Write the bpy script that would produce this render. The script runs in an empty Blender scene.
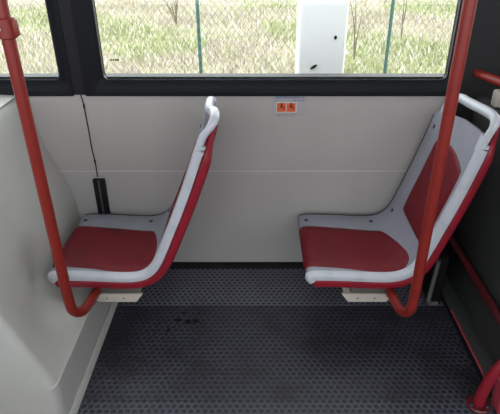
import bpy, bmesh, math, random
from mathutils import Vector, Matrix
random.seed(7)
C = bpy.context.scene.collection
PI = math.pi
R = math.radians

# ------------------------------------------------------------------ camera
H = 1.426; D = 2.0; PITCH = 29.0; F = 510.0
cd = bpy.data.cameras.new('camera'); cam = bpy.data.objects.new('camera', cd); C.objects.link(cam)
cam.location = (0, -D, H); cam.rotation_euler = (R(90 - PITCH), 0, 0)
cd.sensor_fit = 'HORIZONTAL'; cd.sensor_width = 36; cd.lens = F / 500 * 36
cd.shift_x = -8 / 500; cd.clip_start = .02; cd.clip_end = 200
bpy.context.scene.camera = cam
# ------------------------------------------------------------------ light
w = bpy.data.worlds.new('sky'); bpy.context.scene.world = w; w.use_nodes = True
wb = w.node_tree.nodes['Background']; wb.inputs[0].default_value = (.93, .965, 1.0, 1); wb.inputs[1].default_value = 1.5
sd = bpy.data.lights.new('sun', 'SUN'); sd.energy = .35; sd.angle = R(40); sd.color = (1, .97, .9)
sun = bpy.data.objects.new('sun', sd); C.objects.link(sun); sun.rotation_euler = (R(38), R(-14), 0)
vs = bpy.context.scene.view_settings
vs.view_transform = 'Standard'; vs.look = 'None'; vs.gamma = 1; vs.exposure = 1.3; vs.use_curve_mapping = False

# ------------------------------------------------------------------ materials
def new_mat(name, col, rough=.5, metal=0, noise=None, bump=0, spec=.5, coat=0):
    """noise = (scale, colour2, lo, hi) mixes a second colour in by noise"""
    m = bpy.data.materials.new(name); m.use_nodes = True
    nt = m.node_tree; b = nt.nodes['Principled BSDF']
    b.inputs['Base Color'].default_value = (*col, 1); b.inputs['Roughness'].default_value = rough
    b.inputs['Metallic'].default_value = metal; b.inputs['Specular IOR Level'].default_value = spec
    b.inputs['Coat Weight'].default_value = coat; b.inputs['Coat Roughness'].default_value = .15
    tc = nt.nodes.new('ShaderNodeTexCoord')
    if noise:
        sc, c2, lo, hi = noise
        n = nt.nodes.new('ShaderNodeTexNoise'); n.inputs['Scale'].default_value = sc; n.inputs['Detail'].default_value = 6
        nt.links.new(tc.outputs['Object'], n.inputs['Vector'])
        r = nt.nodes.new('ShaderNodeMapRange'); r.inputs['From Min'].default_value = lo; r.inputs['From Max'].default_value = hi
        nt.links.new(n.outputs['Fac'], r.inputs['Value'])
        mx = nt.nodes.new('ShaderNodeMix'); mx.data_type = 'RGBA'
        mx.inputs[6].default_value = (*col, 1); mx.inputs[7].default_value = (*c2, 1)
        nt.links.new(r.outputs[0], mx.inputs[0]); nt.links.new(mx.outputs[2], b.inputs['Base Color'])
    if bump:
        n2 = nt.nodes.new('ShaderNodeTexNoise'); n2.inputs['Scale'].default_value = 400
        nt.links.new(tc.outputs['Object'], n2.inputs['Vector'])
        bp = nt.nodes.new('ShaderNodeBump'); bp.inputs['Strength'].default_value = bump; bp.inputs['Distance'].default_value = .001
        nt.links.new(n2.outputs['Fac'], bp.inputs['Height']); nt.links.new(bp.outputs[0], b.inputs['Normal'])
    return m

def hex_floor(name, net, dot, dirt, rough, a=.0236):
    m = bpy.data.materials.new(name); m.use_nodes = True
    nt = m.node_tree; N = nt.nodes; L = nt.links; b = N['Principled BSDF']
    tc = N.new('ShaderNodeTexCoord')
    per = Vector((a, a * math.sqrt(3), 1))
    ds = []
    for off in ((0, 0), (.5, .5)):
        mp = N.new('ShaderNodeVectorMath'); mp.operation = 'DIVIDE'; mp.inputs[1].default_value = per
        L.new(tc.outputs['Object'], mp.inputs[0])
        ad = N.new('ShaderNodeVectorMath'); ad.operation = 'ADD'; ad.inputs[1].default_value = (off[0], off[1], 0)
        L.new(mp.outputs[0], ad.inputs[0])
        fr = N.new('ShaderNodeVectorMath'); fr.operation = 'FRACTION'; L.new(ad.outputs[0], fr.inputs[0])
        sb = N.new('ShaderNodeVectorMath'); sb.operation = 'SUBTRACT'; sb.inputs[1].default_value = (.5, .5, 0); L.new(fr.outputs[0], sb.inputs[0])
        ml = N.new('ShaderNodeVectorMath'); ml.operation = 'MULTIPLY'; ml.inputs[1].default_value = (per.x, per.y, 0); L.new(sb.outputs[0], ml.inputs[0])
        ln = N.new('ShaderNodeVectorMath'); ln.operation = 'LENGTH'; L.new(ml.outputs[0], ln.inputs[0]); ds.append(ln.outputs['Value'])
    mn = N.new('ShaderNodeMath'); mn.operation = 'MINIMUM'; L.new(ds[0], mn.inputs[0]); L.new(ds[1], mn.inputs[1])
    r = N.new('ShaderNodeMapRange'); r.interpolation_type = 'SMOOTHSTEP'
    r.inputs['From Min'].default_value = a * .24; r.inputs['From Max'].default_value = a * .40
    L.new(mn.outputs[0], r.inputs['Value'])
    n = N.new('ShaderNodeTexNoise'); n.inputs['Scale'].default_value = 5; n.inputs['Detail'].default_value = 7; n.inputs['Roughness'].default_value = .65
    L.new(tc.outputs['Object'], n.inputs['Vector'])
    nr = N.new('ShaderNodeMapRange'); nr.inputs['From Min'].default_value = .45; nr.inputs['From Max'].default_value = .66
    L.new(n.outputs['Fac'], nr.inputs['Value'])
    m1 = N.new('ShaderNodeMix'); m1.data_type = 'RGBA'; m1.inputs[6].default_value = (*net, 1); m1.inputs[7].default_value = (*dirt, 1)
    L.new(nr.outputs[0], m1.inputs[0])
    m2 = N.new('ShaderNodeMix'); m2.data_type = 'RGBA'; m2.inputs[6].default_value = (*dot, 1)
    L.new(r.outputs[0], m2.inputs[0]); L.new(m1.outputs[2], m2.inputs[7]); L.new(m2.outputs[2], b.inputs['Base Color'])
    b.inputs['Roughness'].default_value = rough
    bp = N.new('ShaderNodeBump'); bp.inputs['Strength'].default_value = .7; bp.inputs['Distance'].default_value = .002
    L.new(r.outputs[0], bp.inputs['Height']); L.new(bp.outputs[0], b.inputs['Normal'])
    return m

def glass_mat(name, tint, gl=.06):
    m = bpy.data.materials.new(name); m.use_nodes = True
    nt = m.node_tree; nt.nodes.remove(nt.nodes['Principled BSDF'])
    t = nt.nodes.new('ShaderNodeBsdfTransparent'); t.inputs[0].default_value = (*tint, 1)
    g = nt.nodes.new('ShaderNodeBsdfGlossy'); g.inputs['Roughness'].default_value = .02
    mx = nt.nodes.new('ShaderNodeMixShader'); mx.inputs[0].default_value = gl
    nt.links.new(t.outputs[0], mx.inputs[1]); nt.links.new(g.outputs[0], mx.inputs[2])
    nt.links.new(mx.outputs[0], nt.nodes['Material Output'].inputs[0])
    return m

M = {
 'panel': new_mat('wall_laminate', (.40, .375, .365), .42, noise=(2.5, (.36, .335, .325), .4, .7)),
 'panel_low': new_mat('wall_laminate_low', (.39, .375, .37), .40, noise=(2.5, (.36, .34, .335), .4, .7)),
 'seam': new_mat('seam_strip', (.50, .47, .45), .4),
 'ceil': new_mat('ceiling_white', (.62, .62, .60), .5),
 'housing': new_mat('grp_housing', (.44, .44, .42), .38, noise=(3, (.40, .40, .375), .4, .7)),
 'housing_trim': new_mat('grp_trim', (.42, .42, .40), .4),
 'black': new_mat('black_frame', (.004, .0045, .008), .5, spec=.15),
 'black_soft': new_mat('black_strip', (.012, .012, .013), .6, spec=.25),
 'rubber': new_mat('black_rubber', (.005, .005, .006), .65, spec=.25),
 'seal': new_mat('window_seal', (.025, .027, .034), .25),
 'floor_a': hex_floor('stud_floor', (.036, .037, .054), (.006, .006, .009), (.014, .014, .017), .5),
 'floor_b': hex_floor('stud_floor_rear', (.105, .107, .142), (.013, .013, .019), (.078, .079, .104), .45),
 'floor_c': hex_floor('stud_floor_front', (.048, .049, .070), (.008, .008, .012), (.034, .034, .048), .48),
 'grey': new_mat('seat_grey_plastic', (.255, .262, .312), .33, noise=(9, (.225, .23, .272), .45, .7), bump=.15),
 'rim': new_mat('seat_rim_plastic', (.46, .48, .53), .24, noise=(14, (.40, .42, .465), .5, .7)),
 'fabric': new_mat('red_pad', (.27, .014, .028), .5, noise=(12, (.215, .012, .023), .4, .65), bump=.4),
 'redshell': new_mat('red_shell', (.235, .009, .021), .35, noise=(14, (.19, .009, .018), .5, .7)),
 'pole': new_mat('red_pole', (.205, .018, .013), .38, noise=(18, (.175, .015, .012), .5, .7), spec=.35),
 'bracket': new_mat('cream_metal', (.50, .45, .40), .45),
 'dark_metal': new_mat('dark_metal', (.10, .09, .085), .5),
 'bolt': new_mat('bolt_steel', (.05, .05, .07), .35, .6),
 'bulk': new_mat('dark_partition', (.040, .044, .042), .5, spec=.35),
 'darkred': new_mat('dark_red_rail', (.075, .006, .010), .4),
 'pinkred': new_mat('pink_red_edge', (.36, .045, .07), .45),
 'edge': new_mat('dark_edge', (.05, .05, .058), .5),
 'greyduct': new_mat('duct_grey', (.12, .125, .13), .45),
 'cream': new_mat('cream_plastic', (.30, .29, .25), .4),
 'glass': glass_mat('window_glass', (.97, .98, .97), .03),
 'concrete': new_mat('white_concrete', (.91, .92, .94), .8, noise=(3, (.86, .87, .90), .45, .7)),
 'greenpost': new_mat('green_post', (.03, .115, .105), .5),
 'wire': new_mat('fence_wire', (.17, .20, .17), .6),
 'bark': new_mat('bark', (.16, .13, .10), .9),
 'ground': new_mat('field_soil', (.34, .30, .22), 1, noise=(1.3, (.27, .29, .15), .42, .6)),
 'orange': new_mat('sticker_orange', (.62, .10, .03), .4),
 'white': new_mat('sticker_white', (.55, .53, .52), .4),
 'stick_base': new_mat('sticker_clear', (.36, .345, .35), .3),
 'blue': new_mat('sticker_blue', (.16, .20, .36), .4),
 'darkink': new_mat('sticker_dark', (.08, .02, .015), .5),
 'greyink': new_mat('sticker_grey', (.20, .19, .19), .5),
}

# ------------------------------------------------------------------ mesh helpers
def link(name, bm, mats, parent=None, smooth=True, ang=35):
    me = bpy.data.meshes.new(name)
    bmesh.ops.recalc_face_normals(bm, faces=bm.faces)
    bm.to_mesh(me); bm.free()
    if not isinstance(mats, (list, tuple)): mats = [mats]
    for m in mats: me.materials.append(m)
    if smooth:
        for p in me.polygons: p.use_smooth = True
        me.set_sharp_from_angle(angle=R(ang))
    o = bpy.data.objects.new(name, me); C.objects.link(o)
    if parent: o.parent = parent
    return o

def tag(o, label=None, cat=None, group=None, kind=None):
    if label: o['label'] = label
    if cat: o['category'] = cat
    if group: o['group'] = group
    if kind: o['kind'] = kind
    return o

def empty(name, loc, label, cat, group=None):
    o = bpy.data.objects.new(name, None); C.objects.link(o); o.location = loc; o.empty_display_size = .05
    return tag(o, label, cat, group)

def box(bm, x0, x1, y0, y1, z0, z1, bev=0, seg=2, mi=0):
    r = bmesh.ops.create_cube(bm, size=1)
    vs = r['verts']
    for v in vs:
        v.co = Vector(((x0 + x1) / 2 + v.co.x * (x1 - x0), (y0 + y1) / 2 + v.co.y * (y1 - y0), (z0 + z1) / 2 + v.co.z * (z1 - z0)))
    fs = set(f for v in vs for f in v.link_faces)
    for f in fs: f.material_index = mi
    if bev:
        es = list(set(e for v in vs for e in v.link_edges))
        bmesh.ops.bevel(bm, geom=es, offset=bev, segments=seg, profile=.5, affect='EDGES')

def tube(bm, pts, r, n=16, caps=True, radii=None):
    pts = [Vector(p) for p in pts]
    rings = []; prev = None
    for i, p in enumerate(pts):
        if i == 0: t = pts[1] - p
        elif i == len(pts) - 1: t = p - pts[i - 1]
        else: t = (pts[i + 1] - p).normalized() + (p - pts[i - 1]).normalized()
        t.normalize()
        if prev is None:
            u = t.orthogonal().normalized()
        else:
            u = (prev - t * prev.dot(t)).normalized()
        prev = u; v = t.cross(u)
        rr = radii[i] if radii else r
        rings.append([bm.verts.new(p + (u * math.cos(2 * PI * k / n) + v * math.sin(2 * PI * k / n)) * rr) for k in range(n)])
    for a, b in zip(rings, rings[1:]):
        for k in range(n): bm.faces.new((a[k], a[(k + 1) % n], b[(k + 1) % n], b[k]))
    if caps:
        bm.faces.new(rings[0][::-1]); bm.faces.new(rings[-1])

def fillet(pts, rad, n=8):
    pts = [Vector(p) for p in pts]; out = [pts[0]]
    for i in range(1, len(pts) - 1):
        a, b, c = pts[i - 1], pts[i], pts[i + 1]
        u = (a - b); v = (c - b); q = min(rad, u.length * .49, v.length * .49)
        p0 = b + u.normalized() * q; p1 = b + v.normalized() * q
        for k in range(n + 1):
            t = k / n; out.append((1 - t) ** 2 * p0 + 2 * t * (1 - t) * b + t * t * p1)
    out.append(pts[-1]); return out

def catmull(pts, n=6):
    pts = [Vector(p) for p in pts]; P = [2 * pts[0] - pts[1]] + pts + [2 * pts[-1] - pts[-2]]; out = []
    for i in range(1, len(P) - 2):
        for k in range(n):
            t = k / n; a, b, c, d = P[i - 1:i + 3]
            out.append(.5 * ((2 * b) + (c - a) * t + (2 * a - 5 * b + 4 * c - d) * t * t + (3 * b - a - 3 * c + d) * t ** 3))
    out.append(pts[-1]); return out

def disc(bm, c, nrm, r, h, n=16):
    nrm = Vector(nrm).normalized(); c = Vector(c)
    tube(bm, [c, c + nrm * h * .7, c + nrm * h], r, n, True, [r, r, r * .75])

def lerp_tab(tab, x):
    if x <= tab[0][0]: return tab[0][1]
    for (a, b), (c, d) in zip(tab, tab[1:]):
        if x <= c: return b + (d - b) * (x - a) / (c - a)
    return tab[-1][1]

# ------------------------------------------------------------------ THE SETTING
GX0, GX1 = -.777, -.607   # window division
WZ, TZ = .890, 1.95       # glass bottom / top
XL, XR, YN = -3.0, 3.0, -2.42

# floor: three sheets of studded rubber
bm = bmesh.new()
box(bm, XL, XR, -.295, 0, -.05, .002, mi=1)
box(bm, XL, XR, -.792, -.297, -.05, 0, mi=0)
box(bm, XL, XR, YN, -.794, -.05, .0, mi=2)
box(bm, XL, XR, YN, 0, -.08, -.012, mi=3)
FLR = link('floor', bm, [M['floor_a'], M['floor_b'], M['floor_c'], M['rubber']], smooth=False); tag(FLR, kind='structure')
def blob(x, y, a, b, rot, seed):
    rg = random.Random(seed); bm = bmesh.new(); top = []; n = 22
    for k in range(n):
        t = 2 * PI * k / n; q = rg.uniform(.6, 1.15); px = a * q * math.cos(t); py = b * q * math.sin(t)
        top.append((x + px * math.cos(rot) - py * math.sin(rot), y + px * math.sin(rot) + py * math.cos(rot)))
    A = [bm.verts.new((p, q, .0008)) for p, q in top]; B = [bm.verts.new((p, q, .0)) for p, q in top]
    bm.faces.new(A); bm.faces.new(B[::-1])
    for k in range(n): bm.faces.new((A[k], A[(k + 1) % n], B[(k + 1) % n], B[k]))
    return bm
for i, (u, v, a, b) in enumerate(((178, 320, .020, .010), (188, 322, .016, .016), (196, 321, .013, .012), (184, 313, .008, .008), (198, 314, .006, .006), (168, 330, .012, .006))):
    an = R(PITCH) + math.atan((v - 207) / F); Y = H / math.tan(an); zc = Y * math.cos(R(PITCH)) + H * math.sin(R(PITCH))
    link('dark_stain', blob((u - 258) / F * zc, Y - D, a, b, i * .9, i), M['rubber'], FLR)

# side wall under and around the windows
bm = bmesh.new()
box(bm, XL, .79, 0, .04, .497, .86, mi=0)
box(bm, XL, .79, 0, .04, -.05, .492, mi=1)
box(bm, XL, .79, -.0015, .01, .4915, .4975, mi=2)
box(bm, XL, XR, .01, .06, -.9, .90, mi=3)
box(bm, XL, XR, .0, .06, TZ, 2.15, mi=3)
tag(link('wall_window_side', bm, [M['panel'], M['panel_low'], M['seam'], M['bulk']], smooth=False), kind='structure')
bm = bmesh.new(); box(bm, XL, XR, YN - .06, .06, 2.15, 2.2)
tag(link('ceiling', bm, M['ceil']), kind='structure')
bm = bmesh.new()
box(bm, XL, XR, YN - .06, YN, -.08, .85); box(bm, XL, XR, YN - .06, YN, 1.98, 2.15)
for a, b in ((XL, XL + .1), (-1.15, -1.0), (1.0, 1.15), (XR - .1, XR)): box(bm, a, b, YN - .06, YN, .85, 1.98)
tag(link('wall_near_side', bm, M['panel_low'], smooth=False), kind='structure')
bm = bmesh.new(); box(bm, XL - .05, XL, YN, .06, -.08, 2.15); tag(link('wall_left', bm, M['panel']), kind='structure')
bm = bmesh.new(); box(bm, XR, XR + .05, YN, .06, -.08, 2.15); tag(link('wall_right', bm, M['panel']), kind='structure')
# dark corner pillar
bm = bmesh.new(); box(bm, .79, 1.25, -.02, .06, 0, 2.15, .004)
tag(link('wall_pillar', bm, M['black_soft']), kind='structure')
# black cove along the foot of the wall
bm = bmesh.new()
vsx = [bm.verts.new((x, y, z)) for x in (-.60, .79) for y, z in ((0, .018), (-.012, .016), (-.030, .006), (-.034, .002), (0, .002))]
for k in range(5): bm.faces.new((vsx[k], vsx[(k + 1) % 5], vsx[5 + (k + 1) % 5], vsx[5 + k]))
bm.faces.new(vsx[:5]); bm.faces.new(vsx[5:][::-1])
tag(link('trim_1', bm, M['rubber']), kind='structure')

def rrect(x0, x1, z0, z1, r, n=6):
    out = []
    for cx, cz, a0 in ((x1 - r, z1 - r, 0), (x0 + r, z1 - r, 90), (x0 + r, z0 + r, 180), (x1 - r, z0 + r, 270)):
        for k in range(n + 1):
            a = R(a0 + 90 * k / n); out.append((cx + r * math.cos(a), cz + r * math.sin(a)))
    return out
def ring_loft(bm, loops, mi=0):
    """loops: list of lists of (x,y,z) with equal counts"""
    L = [[bm.verts.new(p) for p in l] for l in loops]; n = len(L[0])
    for a, b in zip(L, L[1:]):
        for k in range(n):
            f = bm.faces.new((a[k], a[(k + 1) % n], b[(k + 1) % n], b[k])); f.material_index = mi
    return L

def window(name, x0, x1, fx0, fx1, decal=False):
    """glass x0..x1, frame outer fx0..fx1"""
    z0, z1 = WZ, TZ; fz0 = .829; fz1 = 2.0
    root = None
    bm = bmesh.new()
    inn = rrect(x0, x1, z0, z1, .022); out = rrect(fx0, fx1, fz0, fz1, .004)
    def grow(l, g):
        cx = (x0 + x1) / 2; cz = (z0 + z1) / 2
        hx = (x1 - x0) / 2; hz = (z1 - z0) / 2
        return [(cx + (x - cx) * (hx + g) / hx, cz + (z - cz) * (hz + g) / hz) for x, z in l]
    ring_loft(bm, [[(x, .030, z) for x, z in inn], [(x, -.004, z) for x, z in inn], [(x, -.010, z) for x, z in grow(inn, .006)],
                   [(x, -.014, z) for x, z in grow(inn, .022)], [(x, -.017, z) for x, z in grow(inn, .028)],
                   [(x, -.017, z) for x, z in out], [(x, 0.01, z) for x, z in out]])
    fr = link(name, bm, M['black']); tag(fr, kind='structure')
    bm = bmesh.new()
    a = grow(inn, .003); b = grow(inn, -.0025)
    ring_loft(bm, [[(x, .004, z) for x, z in a], [(x, -.0045, z) for x, z in a], [(x, -.0045, z) for x, z in b], [(x, .004, z) for x, z in b]])
    link('window_seal', bm, M['seal'], fr)
    bm = bmesh.new(); box(bm, x0 - .002, x1 + .002, .006, .010, z0 - .002, z1 + .002)
    link('glass_pane', bm, M['glass'], fr)
    return fr
wn1 = window('window_1', -1.9, GX0, -1.94, -.731)
wn2 = window('window_2', GX1, .742, -.683, .80)
# slim strip between the two frames
bm = bmesh.new(); box(bm, -.731, -.683, -.016, .03, .834, 2.0, .003); tag(link('trim_2', bm, M['black_soft']), kind='structure')

# maker's mark printed low on the pane
bm = bmesh.new()
for i in range(4): box(bm, -.5725 + i * .009, -.566 + i * .009, .0045, .0058, .963, .969)
link('printed_mark', bm, M['rubber'], wn2)

# ------------------------------------------------------------------ wheel housing (left)
def prof(d):
    """x,z profile of the housing at distance d from the wall"""
    k = max(0, min(1, (d - .42) / .47)); k = .6 * k + .4 * k * k * (3 - 2 * k)
    A = [(-.620, .002), (-.620, .160), (-.626, .180), (-.66, .194), (-.72, .206), (-.778, .226), (-.806, .262), (-.812, .345), (-.835, .44), (-.872, .54), (-.903, .64), (-.925, .73), (-.942, .79), (-.965, .822), (-1.02, .836), (-1.6, .84)]
    B = [(-.620, .002), (-.620, .160), (-.624, .180), (-.632, .202), (-.652, .254), (-.673, .306), (-.70, .374), (-.730, .447), (-.757, .52), (-.785, .60), (-.812, .68), (-.84, .74), (-.866, .79), (-.89, .822), (-.95, .836), (-1.6, .84)]
    def dim(x, z): return x - .035 * math.exp(-((d - .50) / .085) ** 2 - ((z - .30) / .075) ** 2) * (x < -.63)
    L = [(a[0] * (1 - k) + b[0] * k, a[1] * (1 - k) + b[1] * k) for a, b in zip(A, B)]
    return [(dim(x, z), z) for x, z in L]
bm = bmesh.new(); rows = []
sub = lambda l: [tuple(p)[:2] for p in catmull([(x, z, 0) for x, z in l], 4)]
DF = .900; rr = .030
ds = [0.003] + [i * .0395 for i in range(1, 22)] + [DF - rr]
for d in ds: rows.append([(x, -d, z) for x, z in sub(prof(d))])
base = sub(prof(DF))
for k in range(1, 6):
    a = R(18 * k); off = rr * (1 - math.cos(a)); dd = DF - rr + rr * math.sin(a)
    row = []
    for i, (x, z) in enumerate(base):
        p = Vector(base[max(0, i - 1)]); q = Vector(base[min(len(base) - 1, i + 1)]); t = (q - p).normalized()
        nn = Vector((-t.y, t.x))   # inward (towards -x / down)
        row.append((x + nn.x * off, -dd, max(.002, z + nn.y * off)))
    for i in range(1, len(row)):
        row[i] = (min(row[i][0], row[i - 1][0]), row[i][1], max(row[i][2], row[i - 1][2]))
    rows.append(row)
V = [[bm.verts.new(p) for p in r] for r in rows]
for a, b in zip(V, V[1:]):
    for k in range(len(a) - 1): bm.faces.new((a[k], a[k + 1], b[k + 1], b[k]))
lo = bm.verts.new((-1.6, -DF, .002)); LW = [bm.verts.new((-1.6, -DF, v.co.z)) for v in V[-1][:-1]] + [V[-1][-1]]
for k in range(len(LW) - 1):
    vs_ = [V[-1][k], V[-1][k + 1], LW[k + 1], LW[k]]
    bm.faces.new(list(dict.fromkeys(vs_)))
bmesh.ops.delete(bm, geom=[lo], context='VERTS'); lo = LW[0]
lo2 = bm.verts.new((-1.6, -.003, .002)); bm.faces.new(V[0][::-1] + [lo2])
bm.faces.new([r[0] for r in V][::-1] + [lo2, lo][0:2]); bm.faces.new([r[-1] for r in V] + [lo, lo2])
hs = link('wheel_housing', bm, M['housing'], ang=50)
tag(hs, 'large light grey moulded wheel housing sloping down beside the left seat', 'wheel housing')
# chamfered skirting along its foot
bm = bmesh.new()
pr = [(-.6195, .002), (-.6195, .030), (-.615, .033), (-.604, .020), (-.602, .002)]
a = [bm.verts.new((x, -.02, z)) for x, z in pr]; b = [bm.verts.new((x, -DF - .01, z)) for x, z in pr]
for k in range(5): bm.faces.new((a[k], a[(k + 1) % 5], b[(k + 1) % 5], b[k]))
bm.faces.new(a); bm.faces.new(b[::-1])
tag(link('baseboard_left', bm, M['housing_trim']), kind='structure')

# cable and cable cover on the wall
bm = bmesh.new()
tube(bm, catmull([(-.708, -.004, .834), (-.703, -.005, .80), (-.702, -.005, .79), (-.700, -.004, .70), (-.699, -.005, .60), (-.694, -.006, .54), (-.695, -.005, .47)], 5), .0022, 8)
for z in (.785, .543): tube(bm, [(-.7015 if z > .7 else -.695, -.005, z - .007), (-.7015 if z > .7 else -.695, -.005, z + .007)], .0038, 8)
tag(link('cable', bm, M['rubber']), 'thin black cable running down the wall from the window divider', 'cable')
bm = bmesh.new(); box(bm, -.716, -.664, -.018, -.0005, .24, .462, .004)
cc = link('cable_cover', bm, M['rubber']); tag(cc, 'short black plastic cable cover on the wall behind the left seat', 'cable cover')
bm = bmesh.new(); box(bm, -.694, -.686, -.0205, -.0175, .25, .461, .001); link('ridge', bm, M['edge'], cc)

# sticker
st = empty('safety_sticker', (.095, -.001, .79), 'small orange pictogram sticker on the grey wall below the large window', 'sticker')
def plate(x0, x1, z0, z1, y0=-.0015, y1=-.0005):
    bm = bmesh.new(); box(bm, x0 - .095, x1 - .095, y0, y1, z0 - .79, z1 - .79); return bm
link('backing', plate(.060, .192, .742, .828), M['stick_base'], st)
link('white_border', plate(.072, .157, .757, .801, -.0022, -.0014), M['white'], st)
for x0, x1 in ((.0765, .1125), (.1155, .1515)):
    link('orange_field', plate(x0, x1, .761, .797, -.003, -.0021), M['orange'], st)
    cx = (x0 + x1) / 2 - .095 + .001; bm = bmesh.new()
    pg = [(-.004, -.004), (.003, -.004), (.004, -.014), (.011, -.016), (.011, -.024), (.007, -.024), (.006, -.019), (-.006, -.018)]
    A = [bm.verts.new((cx + x, -.0036, z)) for x, z in [(p, q + .006) for p, q in pg]]; B = [bm.verts.new((v.co.x, -.0029, v.co.z)) for v in A]
    for k in range(8): bm.faces.new((A[k], A[(k + 1) % 8], B[(k + 1) % 8], B[k]))
    bm.faces.new(A); bm.faces.new(B[::-1])
    p = link('pictogram', bm, M['darkink'], st)
    bm = bmesh.new(); disc(bm, (cx - .0005, -.0029, .0045), (0, -1, 0), .0042, .0008, 10); link('head', bm, M['darkink'], p)
bm = bmesh.new()
for i, (a, b) in enumerate(((.070, .092), (.095, .12), (.123, .135), (.138, .168), (.172, .186))): box(bm, a - .095, b - .095, -.0022, -.0014, .027, .0325)
for a, b in ((.07, .078), (.14, .156), (.160, .186)): box(bm, a - .095, b - .095, -.0022, -.0014, .015, .019)
link('small_print', bm, M['blue'], st)
bm = bmesh.new()
for a, b in ((.082, .095), (.100, .112), (.118, .124), (.13, .160)): box(bm, a - .095, b - .095, -.0022, -.0014, -.040, -.0375)
for a, b in ((.075, .10), (.104, .145)): box(bm, a - .095, b - .095, -.0022, -.0014, -.047, -.045)
link('small_print', bm, M['greyink'], st)

# ------------------------------------------------------------------ seats
PROF = [(-.758, .262), (-.769, .276), (-.773, .292), (-.766, .305), (-.745, .312), (-.68, .312), (-.60, .309), (-.52, .305), (-.465, .305), (-.425, .314),
        (-.393, .338), (-.372, .375), (-.354, .425), (-.333, .49), (-.309, .565), (-.281, .66), (-.255, .76), (-.238, .83), (-.220, .90), (-.207, .95)]
def make_seat(xo, extra, label):
    """x origin of the seat, extra recline; parts are built in world space then moved under the root"""
    loc = Vector((xo - .55, -.275, .0))
    root = empty('bus_seat', loc, label, 'seat', 'bus seats')
    def shear(z):
        s = extra * max(0, z - .35) / .42
        if extra: s += .006 * max(0, z - .80) / .11
        return s
    base = [Vector((x + shear(z), z, 0)) for x, z in PROF]
    cv = catmull(base, 6)
    # arc length
    S = [0]
    for a, b in zip(cv, cv[1:]): S.append(S[-1] + (b - a).length)
    def at(s):
        s = max(0, min(S[-1] - 1e-6, s))
        for i in range(len(S) - 1):
            if S[i + 1] > s: break
        t = (s - S[i]) / (S[i + 1] - S[i]); p = cv[i].lerp(cv[i + 1], t)
        i0 = max(0, i - 1); i1 = min(len(cv) - 1, i + 2)
        tg = (cv[i1] - cv[i0]).normalized(); return p, Vector((-tg.y, tg.x, 0))
    def s_of_z(z):      # on the backrest
        for i in range(1, len(cv)):
            if cv[i].x > -.42 and cv[i].y >= z:
                return S[i - 1] + (S[i] - S[i - 1]) * max(0, min(1, (z - cv[i - 1].y) / max(1e-6, cv[i].y - cv[i - 1].y)))
        return S[-1]
    def s_of_x(x):
        for i in range(20, len(cv)):
            if cv[i].x >= x:
                return S[i - 1] + (S[i] - S[i - 1]) * max(0, min(1, (x - cv[i - 1].x) / max(1e-6, cv[i].x - cv[i - 1].x)))
        return S[-1]
    def P(s, d, h):
        p, n = at(s); q = p + n * h
        return Vector((q.x + xo - loc.x, -d - loc.y, q.y - loc.z))
    s_top = s_of_z(.842); s_b0 = s_of_z(.40)
    ztab = [(.05, .775), (.075, .792), (.12, .80), (.18, .812), (.25, .828), (.34, .840), (.44, .842), (.52, .842)]
    TOP = [(d, s_of_z(z)) for d, z in ztab]
    def strip(sec, sa, sb, name, mat, n=70, top=True, cap=True, ang=35, warp=False):
        """closed cross-section sec [(d,h)] swept along the profile from sa to sb"""
        bm = bmesh.new(); rows = []
        for i in range(n + 1):
            u = i / n; row = []
            for d, h in sec:
                e = lerp_tab(TOP if top is True else top, d) if top else sb
                s = sa + (min(sb, e) - sa) * u
                # wall-side top corner tucks in
                dd = d
                if warp and s > s_of_z(.77):
                    k = min(1, (s - s_of_z(.77)) / .10); dd = d - .014 * k * (d > .47); h_ = h + .020 * k * (h < -.034)
                else: h_ = h
                if top is True and d < .075 and s > s_of_z(.76): dd = d + (s - s_of_z(.76)) * .35
                row.append(bm.verts.new(P(s, dd, h_)))
            rows.append(row)
        m = len(sec)
        for a, b in zip(rows, rows[1:]):
            for k in range(m): bm.faces.new((a[k], a[(k + 1) % m], b[(k + 1) % m], b[k]))
        bm.faces.new(rows[0]); bm.faces.new(rows[-1][::-1])
        return link(name, bm, mat, root, ang=ang)
    # grey inner shell
    sec = [(.050, -.030), (.050, -.010), (.054, -.003), (.062, 0), (.10, .0), (.15, -.001), (.20, -.002), (.30, -.003), (.40, -.003), (.455, -.003), (.466, -.005), (.474, -.006),
           (.474, -.014), (.40, -.014), (.30, -.015), (.20, -.014), (.10, -.012), (.062, -.014), (.056, -.030)]
    strip(sec, .004, 9, 'inner_shell', M['grey'])
    # pale raised rim down the aisle side
    s_rim = s_of_z(.80)
    sec = [(.470, -.012), (.470, -.004), (.473, .002), (.479, .004), (.485, .001), (.490, -.001), (.495, -.005), (.498, -.011), (.499, -.020), (.498, -.0275), (.490, -.0285), (.482, -.015)]
    strip(sec, .002, s_rim, 'side_rim', M['rim'], top=False)
    # slimmer neck above the rim
    sec = [(.460, -.012), (.460, .0), (.468, .003), (.478, .002), (.486, -.006), (.488, -.018), (.47, -.022)]
    strip(sec, s_rim - .012, s_top, 'rim_neck', M['rim'], n=10, top=False)
    # red outer shell behind it
    sec = [(.06, -.016), (.20, -.018), (.40, -.018), (.465, -.018), (.478, -.018), (.486, -.0300), (.494, -.0300), (.499, -.034), (.501, -.046), (.497, -.057), (.487, -.062), (.465, -.058), (.40, -.050), (.25, -.042), (.10, -.038), (.062, -.034)]
    T2 = [(.06, s_of_z(.775)), (.30, s_of_z(.80)), (.466, s_of_z(.81)), (.478, s_of_z(.888)), (.51, s_of_z(.892))]
    strip(sec, .052, 9, 'outer_shell', M['redshell'], top=T2, warp=True)
    # thin dark line following the wall-side edge
    bm = bmesh.new(); pts = [P(s, .048, -.006) for s in [.03 + i * (s_of_z(.765) - .03) / 60 for i in range(61)]]
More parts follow.
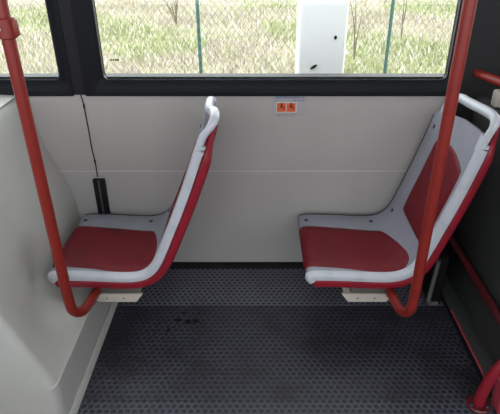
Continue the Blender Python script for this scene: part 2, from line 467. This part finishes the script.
    tube(bm, pts, .0045, 8); link('edge_line', bm, M['edge'], root)
    # pads
    def pad(name, s0, s1, dl, dr, thick, kx=.18, rnd=.28):
        """dl, dr: tables u->d of the two sides"""
        bm = bmesh.new(); n = 26; m = 20; rows = []; hgt = []
        for i in range(n + 1):
            row = []
            for j in range(m + 1):
                a = -1 + 2 * i / n; b = -1 + 2 * j / m
                # squircle-ish mapping
                aa = a * math.sqrt(1 - rnd * b * b * abs(b) ** 3); bb = b * math.sqrt(1 - rnd * a * a * abs(a) ** 3)
                u = (aa + 1) / 2; v = (bb + 1) / 2
                s = s0 + (s1(v) - s0) * u if callable(s1) else s0 + (s1 - s0) * u
                d = lerp_tab(dl, u) * (1 - v) + lerp_tab(dr, u) * v
                e = max(abs(a), abs(b)); h = -.006 if e > .999 else thick * (1 - e ** 6) + .001
                row.append(bm.verts.new(P(s, d, h)))
            rows.append(row)
        for a, b in zip(rows, rows[1:]):
            for k in range(m): bm.faces.new((a[k], a[k + 1], b[k + 1], b[k]))
        r = bmesh.ops.extrude_face_region(bm, geom=list(bm.faces))
        for e in r['geom']:
            if isinstance(e, bmesh.types.BMVert):
                pass
        # give the pad a closed underside
        for v in [g for g in r['geom'] if isinstance(g, bmesh.types.BMVert)]: v.co += Vector((0, 0, 0))
        for v in rows[0][0:0]: pass
        return link(name, bm, M['fabric'], root, ang=60)
    pad('seat_pad', .010, lambda v: s_of_x(lerp_tab([(0, -.430), (.15, -.416), (.3, -.405), (.45, -.396), (.6, -.389), (.75, -.385), (.88, -.385), (.95, -.394), (1, -.412)], v)), [(0, .140), (.3, .152), (.8, .168), (1, .178)], [(0, .446), (.25, .452), (.6, .464), (1, .474)], .006, rnd=.07)
    pad('backrest_pad', s_of_z(.40), lambda v: s_of_z(.690 + .048 * math.sin(PI * min(1, .12 + v * .78)) ** .9), [(0, .172), (.3, .165), (1, .160)], [(0, .462), (1, .455)], .003, rnd=.07)
    # bolts
    for s, d in ((s_of_x(-.742), .108), (s_of_x(-.462), .105), (s_of_x(-.378), .108), (s_of_z(.735), .105), (s_of_z(.655), .440)):
        p0 = P(s, d, -.001); p1 = P(s, d, .003); bm = bmesh.new(); disc(bm, p0, p1 - p0, .0085 if d < .4 else .004, .004, 12)
        link('bolt', bm, M['bolt'], root)
    # grab handle across the top
    s84 = s_of_z(.842); topS = S[-1]
    def HP(d, z, b=0):
        x = lerp_tab([(.76, -.255), (.83, -.238), (.90, -.222), (.95, -.212)], z) + shear(z) + .012 + b
        return Vector((x + xo - loc.x, -d - loc.y, z))
    b2 = .015 if extra else .005; dz = -.010 if extra else 0
    pts = [HP(.105, .785, 0), HP(.108, .812, 0), HP(.122, .840, 0), HP(.155, .862 + dz), HP(.20, .877 + dz, dz), HP(.27, .883 + dz, dz), HP(.34, .890 + dz, dz / 2), HP(.41, .896, .6 * b2), HP(.455, .896, b2), HP(.478, .887, b2), HP(.486, .868, .7 * b2), HP(.484, .84), HP(.482, .79, -.002)]
    pc = catmull(pts, 5); bm = bmesh.new(); nn = len(pc)
    tube(bm, pc, .016, 16, True, [.0125 + .0045 * math.sin(PI * min(1, max(0, (i / nn - .03) / .80))) ** .6 for i in range(nn)])
    link('grab_handle', bm, M['rim'], root)
    # collars where the handle meets the rim
    for z in (.788, .806):
        c0 = P(s_of_z(z), .487, -.016); c1 = P(s_of_z(z + .010), .487, -.016)
        bm = bmesh.new(); tube(bm, [c0, c1], .0150, 16, True); link('collar', bm, M['rim'], root)
    # cantilever support under the seat
    def W(x, y, z): return Vector((x + xo - loc.x, y - loc.y, z - loc.z))
    bm = bmesh.new()
    q = lambda x0, x1, y0, y1, z0, z1, bv: box(bm, x0 + xo - loc.x, x1 + xo - loc.x, y0 - loc.y, y1 - loc.y, z0, z1, bv)
    q(-.60, -.44, -.47, -.002, .204, .250, .004)
    link('support_beam', bm, M['dark_metal'], root)
    bm = bmesh.new(); q(-.66, -.36, -.42, -.12, .248, .262, .003); link('pan', bm, M['dark_metal'], root)
    bm = bmesh.new()
    outl = [(-.634, .208), (-.434, .208), (-.462, .170), (-.606, .170)]
    f = [bm.verts.new(W(x, -.478, z)) for x, z in outl]; g = [bm.verts.new(W(x, -.471, z)) for x, z in outl]
    for k in range(4): bm.faces.new((f[k], f[(k + 1) % 4], g[(k + 1) % 4], g[k]))
    bm.faces.new(f); bm.faces.new(g[::-1])
    q(-.625, -.445, -.475, -.40, .201, .208, .001)
    br = link('bracket', bm, M['bracket'], root, ang=20)
    for x in (-.572, -.508):
        bm = bmesh.new(); disc(bm, W(x, -.4775, .187), (0, -1, 0), .0035, .002, 10); link('screw', bm, M['dark_metal'], br)
    return root
make_seat(0.0, .042, 'red and grey bus seat on the left, its front butting against the wheel housing')
make_seat(.949, .0, 'red and grey bus seat on the right, backrest against the dark partition')

# ------------------------------------------------------------------ poles
def pole(x, y, dirx, label, clampz=None):
    r = .0170
    root = empty('grab_pole', (x, y, .17), label, 'pole', 'red grab poles')
    bm = bmesh.new()
    pts = fillet([(x, y, 2.15), (x, y, .36), (x + dirx * .004, y, .285), (x + dirx * .018, y + .045, .243), (x + dirx * .024, y + .188, .222)], .06, 10)
    tube(bm, [Vector(p) - Vector((x, y, .17)) for p in pts], r, 20)
    link('tube', bm, M['pole'], root)
    if clampz:
        bm = bmesh.new(); tube(bm, [(0, 0, clampz - .025 - .17), (0, 0, clampz - .022 - .17), (0, 0, clampz + .022 - .17), (0, 0, clampz + .025 - .17)], .0235, 20, True, [.021, .0245, .0245, .021])
        box(bm, .015, .030, -.010, .010, clampz - .02 - .17, clampz + .02 - .17, .004)
        cl = link('clamp', bm, M['pole'], root)
        bm = bmesh.new(); disc(bm, (-.006, -.0235, clampz - .17), (0, -1, 0), .004, .003, 10); link('screw', bm, M['rim'], cl)
    return root
pole(-.629, -.67, 1, 'red grab pole curving under the front of the left seat', 1.20)
pole(.517, -.67, -1, 'red grab pole curving under the right seat, crossing its backrest')

# ------------------------------------------------------------------ right side: partition, rails
pt = empty('partition', (.87, -.40, 0), 'dark grey partition standing behind the right seat', 'partition')
bm = bmesh.new(); box(bm, -.01, .02, -.385, .375, .03, .84, .004); link('panel', bm, M['bulk'], pt)
bm = bmesh.new(); box(bm, -.075, .02, -.385, .375, .0, .022, .003); link('kerb', bm, M['rubber'], pt)
bm = bmesh.new(); box(bm, -.072, .02, -.385, .375, .022, .029, .001); link('ledge', bm, M['bulk'], pt)
bm = bmesh.new(); box(bm, -.0745, -.067, -.32, .04, .028, .033, .0015); link('red_edge', bm, M['pinkred'], pt)
# a low rail alongside it
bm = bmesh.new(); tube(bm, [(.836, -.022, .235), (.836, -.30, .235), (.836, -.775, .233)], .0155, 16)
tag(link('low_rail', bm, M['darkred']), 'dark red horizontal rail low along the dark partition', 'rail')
# upper rail
bm = bmesh.new(); tube(bm, catmull([(.848, -.022, .922), (.858, -.07, .924), (.880, -.13, .922), (.93, -.24, .918), (1.02, -.40, .91)], 5), .0165, 16)
up = link('upper_rail', bm, M['pole']); tag(up, 'short red handrail leaving the dark pillar above the right seat', 'rail')
bm = bmesh.new(); box(bm, .852, .892, -.215, -.175, .845, .905, .008); link('cream_fitting', bm, M['cream'], up)
# bent foot tube with flange
ft = empty('foot_tube', (.746, -.812, 0), 'bright red bent tube bolted to the floor at the bottom right corner', 'tube')
bm = bmesh.new(); tube(bm, catmull([(0, 0, .004), (.002, .0, .05), (.010, 0, .10), (.028, 0, .16), (.062, 0, .215), (.11, 0, .26), (.20, 0, .32)], 6), .0185, 18)
link('tube', bm, M['redshell'], ft)
bm = bmesh.new(); tube(bm, [(0, 0, 0), (0, 0, .006), (0, 0, .010)], .04, 28, True, [.040, .040, .036])
fl = link('flange', bm, M['darkred'], ft)
for a in (200, 320, 80):
    bm = bmesh.new(); disc(bm, (.029 * math.cos(R(a)), .029 * math.sin(R(a)), .010), (0, 0, 1), .0065, .006, 8); link('bolt', bm, M['bolt'], fl)
bm = bmesh.new(); box(bm, .792, .870, -.855, -.790, .0, .115, .010, 3)
tag(link('red_plinth', bm, M['pinkred']), 'pinkish red moulded plinth behind the bent floor tube', 'plinth')
# heater duct end behind the right seat
du = empty('heater_duct', (.745, -.20, 0), 'dark heater duct with a grey curved edge on the floor behind the right seat', 'heater')
bm = bmesh.new(); box(bm, -.015, .035, -.09, .17, .003, .24, .006); link('housing', bm, M['rubber'], du)
bm = bmesh.new()
tube(bm, fillet([(-.012, -.098, .23), (-.022, -.098, .03), (-.012, -.098, .012), (.02, -.098, .012)], .02), .009, 12)
link('curved_edge', bm, M['greyduct'], du)

# ------------------------------------------------------------------ outside
GZ = -.9
bm = bmesh.new()
bmesh.ops.create_grid(bm, x_segments=60, y_segments=60, size=1)
for v in bm.verts:
    v.co = Vector((v.co.x * 28, 22.2 + v.co.y * 22, GZ + .06 * math.sin(v.co.x * 37) * math.cos(v.co.y * 31)))
tag(link('ground', bm, M['ground']), kind='structure')
# rough grass
gm = bpy.data.materials.new('dry_grass'); gm.use_nodes = True; nt = gm.node_tree; b = nt.nodes['Principled BSDF']
at_ = nt.nodes.new('ShaderNodeAttribute'); at_.attribute_name = 'tint'
nt.links.new(at_.outputs['Color'], b.inputs['Base Color']); b.inputs['Roughness'].default_value = .9
import numpy as np
rng = np.random.default_rng(3); NB = 90000
gy = 3.0 + 16 * rng.random(NB) ** .8; gx = (rng.random(NB) - .5) * (gy + 2) * 1.25
ht = .05 + .13 * rng.random(NB) ** 1.6; wd = .012 + .018 * rng.random(NB); an = rng.random(NB) * PI
lx = (rng.random(NB) - .5) * .22; ly = (rng.random(NB) - .5) * .22
dx = np.cos(an) * wd; dy = np.sin(an) * wd
co = np.empty((NB, 3, 3)); z0 = GZ - .05
co[:, 0] = np.stack([gx - dx, gy - dy, np.full(NB, z0)], 1); co[:, 1] = np.stack([gx + dx, gy + dy, np.full(NB, z0)], 1)
co[:, 2] = np.stack([gx + lx, gy + ly, GZ + ht], 1)
me = bpy.data.meshes.new('field_grass')
me.vertices.add(NB * 3); me.vertices.foreach_set('co', co.ravel())
me.loops.add(NB * 3); me.loops.foreach_set('vertex_index', np.arange(NB * 3))
me.polygons.add(NB); me.polygons.foreach_set('loop_start', np.arange(0, NB * 3, 3))
me.update(calc_edges=True)
pal = np.array([(.44, .43, .25), (.50, .45, .36), (.37, .41, .19), (.36, .29, .28), (.70, .67, .58), (.22, .26, .12)])
pn = np.sin(gx * 1.1 + 1.7 * np.sin(gy * .55)) + np.sin(gy * .8 + gx * .37)
green = pn > .35
idx = np.where(green, rng.choice([0, 2, 5, 2, 4], NB), rng.choice([0, 1, 3, 4, 1], NB))
colr = pal[idx] * (.85 + .3 * rng.random((NB, 1)))
ca = me.attributes.new('tint', 'FLOAT_COLOR', 'POINT')
ca.data.foreach_set('color', np.concatenate([np.repeat(colr, 3, 0), np.ones((NB * 3, 1))], 1).ravel().astype('f'))
me.materials.append(gm)
go = bpy.data.objects.new('field_grass', me); C.objects.link(go)
tag(go, 'overexposed dry yellow green grass in the field beyond the fence', 'grass', kind='stuff')

# chain link fence on green posts
YF = 4.0
def ux(u, Y):   # x of a picture column at the window's middle, used only to lay out the fence line
    return (u - 258) / 510 * Y * (.875 + .485 * math.tan(R(11)))
fe = empty('chain_link_fence', (0, YF, GZ), 'chain link fence on slim green posts seen through the windows', 'fence')
for u in (-190, 4, 199, 389, 585):
    x = ux(u, YF + D); bm = bmesh.new(); tube(bm, [(x, .03, -.05), (x, .03, 1.95)], .020, 10); link('post', bm, M['greenpost'], fe)
bm = bmesh.new()
cell = .075; Hh = 1.9; r = .0020
def wire(p, q):
    p = Vector(p); q = Vector(q); t = (q - p).normalized(); u = Vector((0, 1, 0)); v = t.cross(u)
    A = [bm.verts.new(p + (u * math.cos(a) + v * math.sin(a)) * r) for a in (0, 2.1, 4.2)]
    B = [bm.verts.new(q + (u * math.cos(a) + v * math.sin(a)) * r) for a in (0, 2.1, 4.2)]
    for k in range(3): bm.faces.new((A[k], A[(k + 1) % 3], B[(k + 1) % 3], B[k]))
x = -7.5
while x < 6.5:
    wire((x, 0, 0), (x + Hh * .8, -.003, Hh)); wire((x + Hh * .8, 0.003, 0), (x, 0, Hh)); x += cell
tag(link('wire_mesh', bm, M['wire'], fe, smooth=False), kind='stuff')

# white concrete pole nearer the bus
xp = (320.5 - 258) / 510 * 3.2 * (.875 + .485 * math.tan(R(11)))
wp = empty('concrete_pole', (xp, 3.2 - D, GZ), 'bright white concrete pole standing just outside the large window', 'pole')
bm = bmesh.new(); box(bm, -.142, .142, -.10, .10, 0, 3.2, .02, 3); link('shaft', bm, M['concrete'], wp)
bm = bmesh.new(); bmesh.ops.create_icosphere(bm, subdivisions=2, radius=1)
for v in bm.verts: v.co = Vector((-.045 + v.co.x * .018 + v.co.z * .012, -.104 + v.co.y * .006, 1.575 + v.co.z * .014 + v.co.x * .004))
link('dark_knot', bm, M['rubber'], wp)
bm = bmesh.new(); bmesh.ops.create_icosphere(bm, subdivisions=2, radius=1)
for v in bm.verts: v.co = Vector((.075 + v.co.x * .009, -.103 + v.co.y * .005, 1.745 + v.co.z * .012))
link('dark_knot', bm, M['rubber'], wp)

# thin bare shrubs in the field
def shrub(x, y, h, n, spread, label, th=.012):
    bm = bmesh.new()
    for i in range(n):
        a = random.uniform(-1, 1); b = random.uniform(-.5, .5); hh = h * random.uniform(.6, 1)
        pts = [(0, 0, 0)] + [(a * spread * (k / 5) ** 1.5 + random.uniform(-.02, .02), b * spread * k / 5, hh * k / 5) for k in range(1, 6)]
        tube(bm, pts, .01, 6, True, [th * (1 - .15 * k) for k in range(6)])
    o = link('bare_shrub', bm, M['bark']); o.location = (x, y, GZ)
    return tag(o, label, 'shrub', 'bare shrubs beyond the fence')
def gx_at(u, Y): return (u - 258) / 510 * Y * (.875 + .485 * .15)
shrub(gx_at(176, 14), 12, 1.7, 11, .7, 'bare brown shrub beyond the fence, left of the first green post')
shrub(gx_at(358, 10), 8, 1.6, 3, .25, 'thin bare sapling between white pole and right green post', .016)
shrub(gx_at(404, 12), 10, 1.7, 3, .2, 'thin bare sapling just right of the right green post', .014)
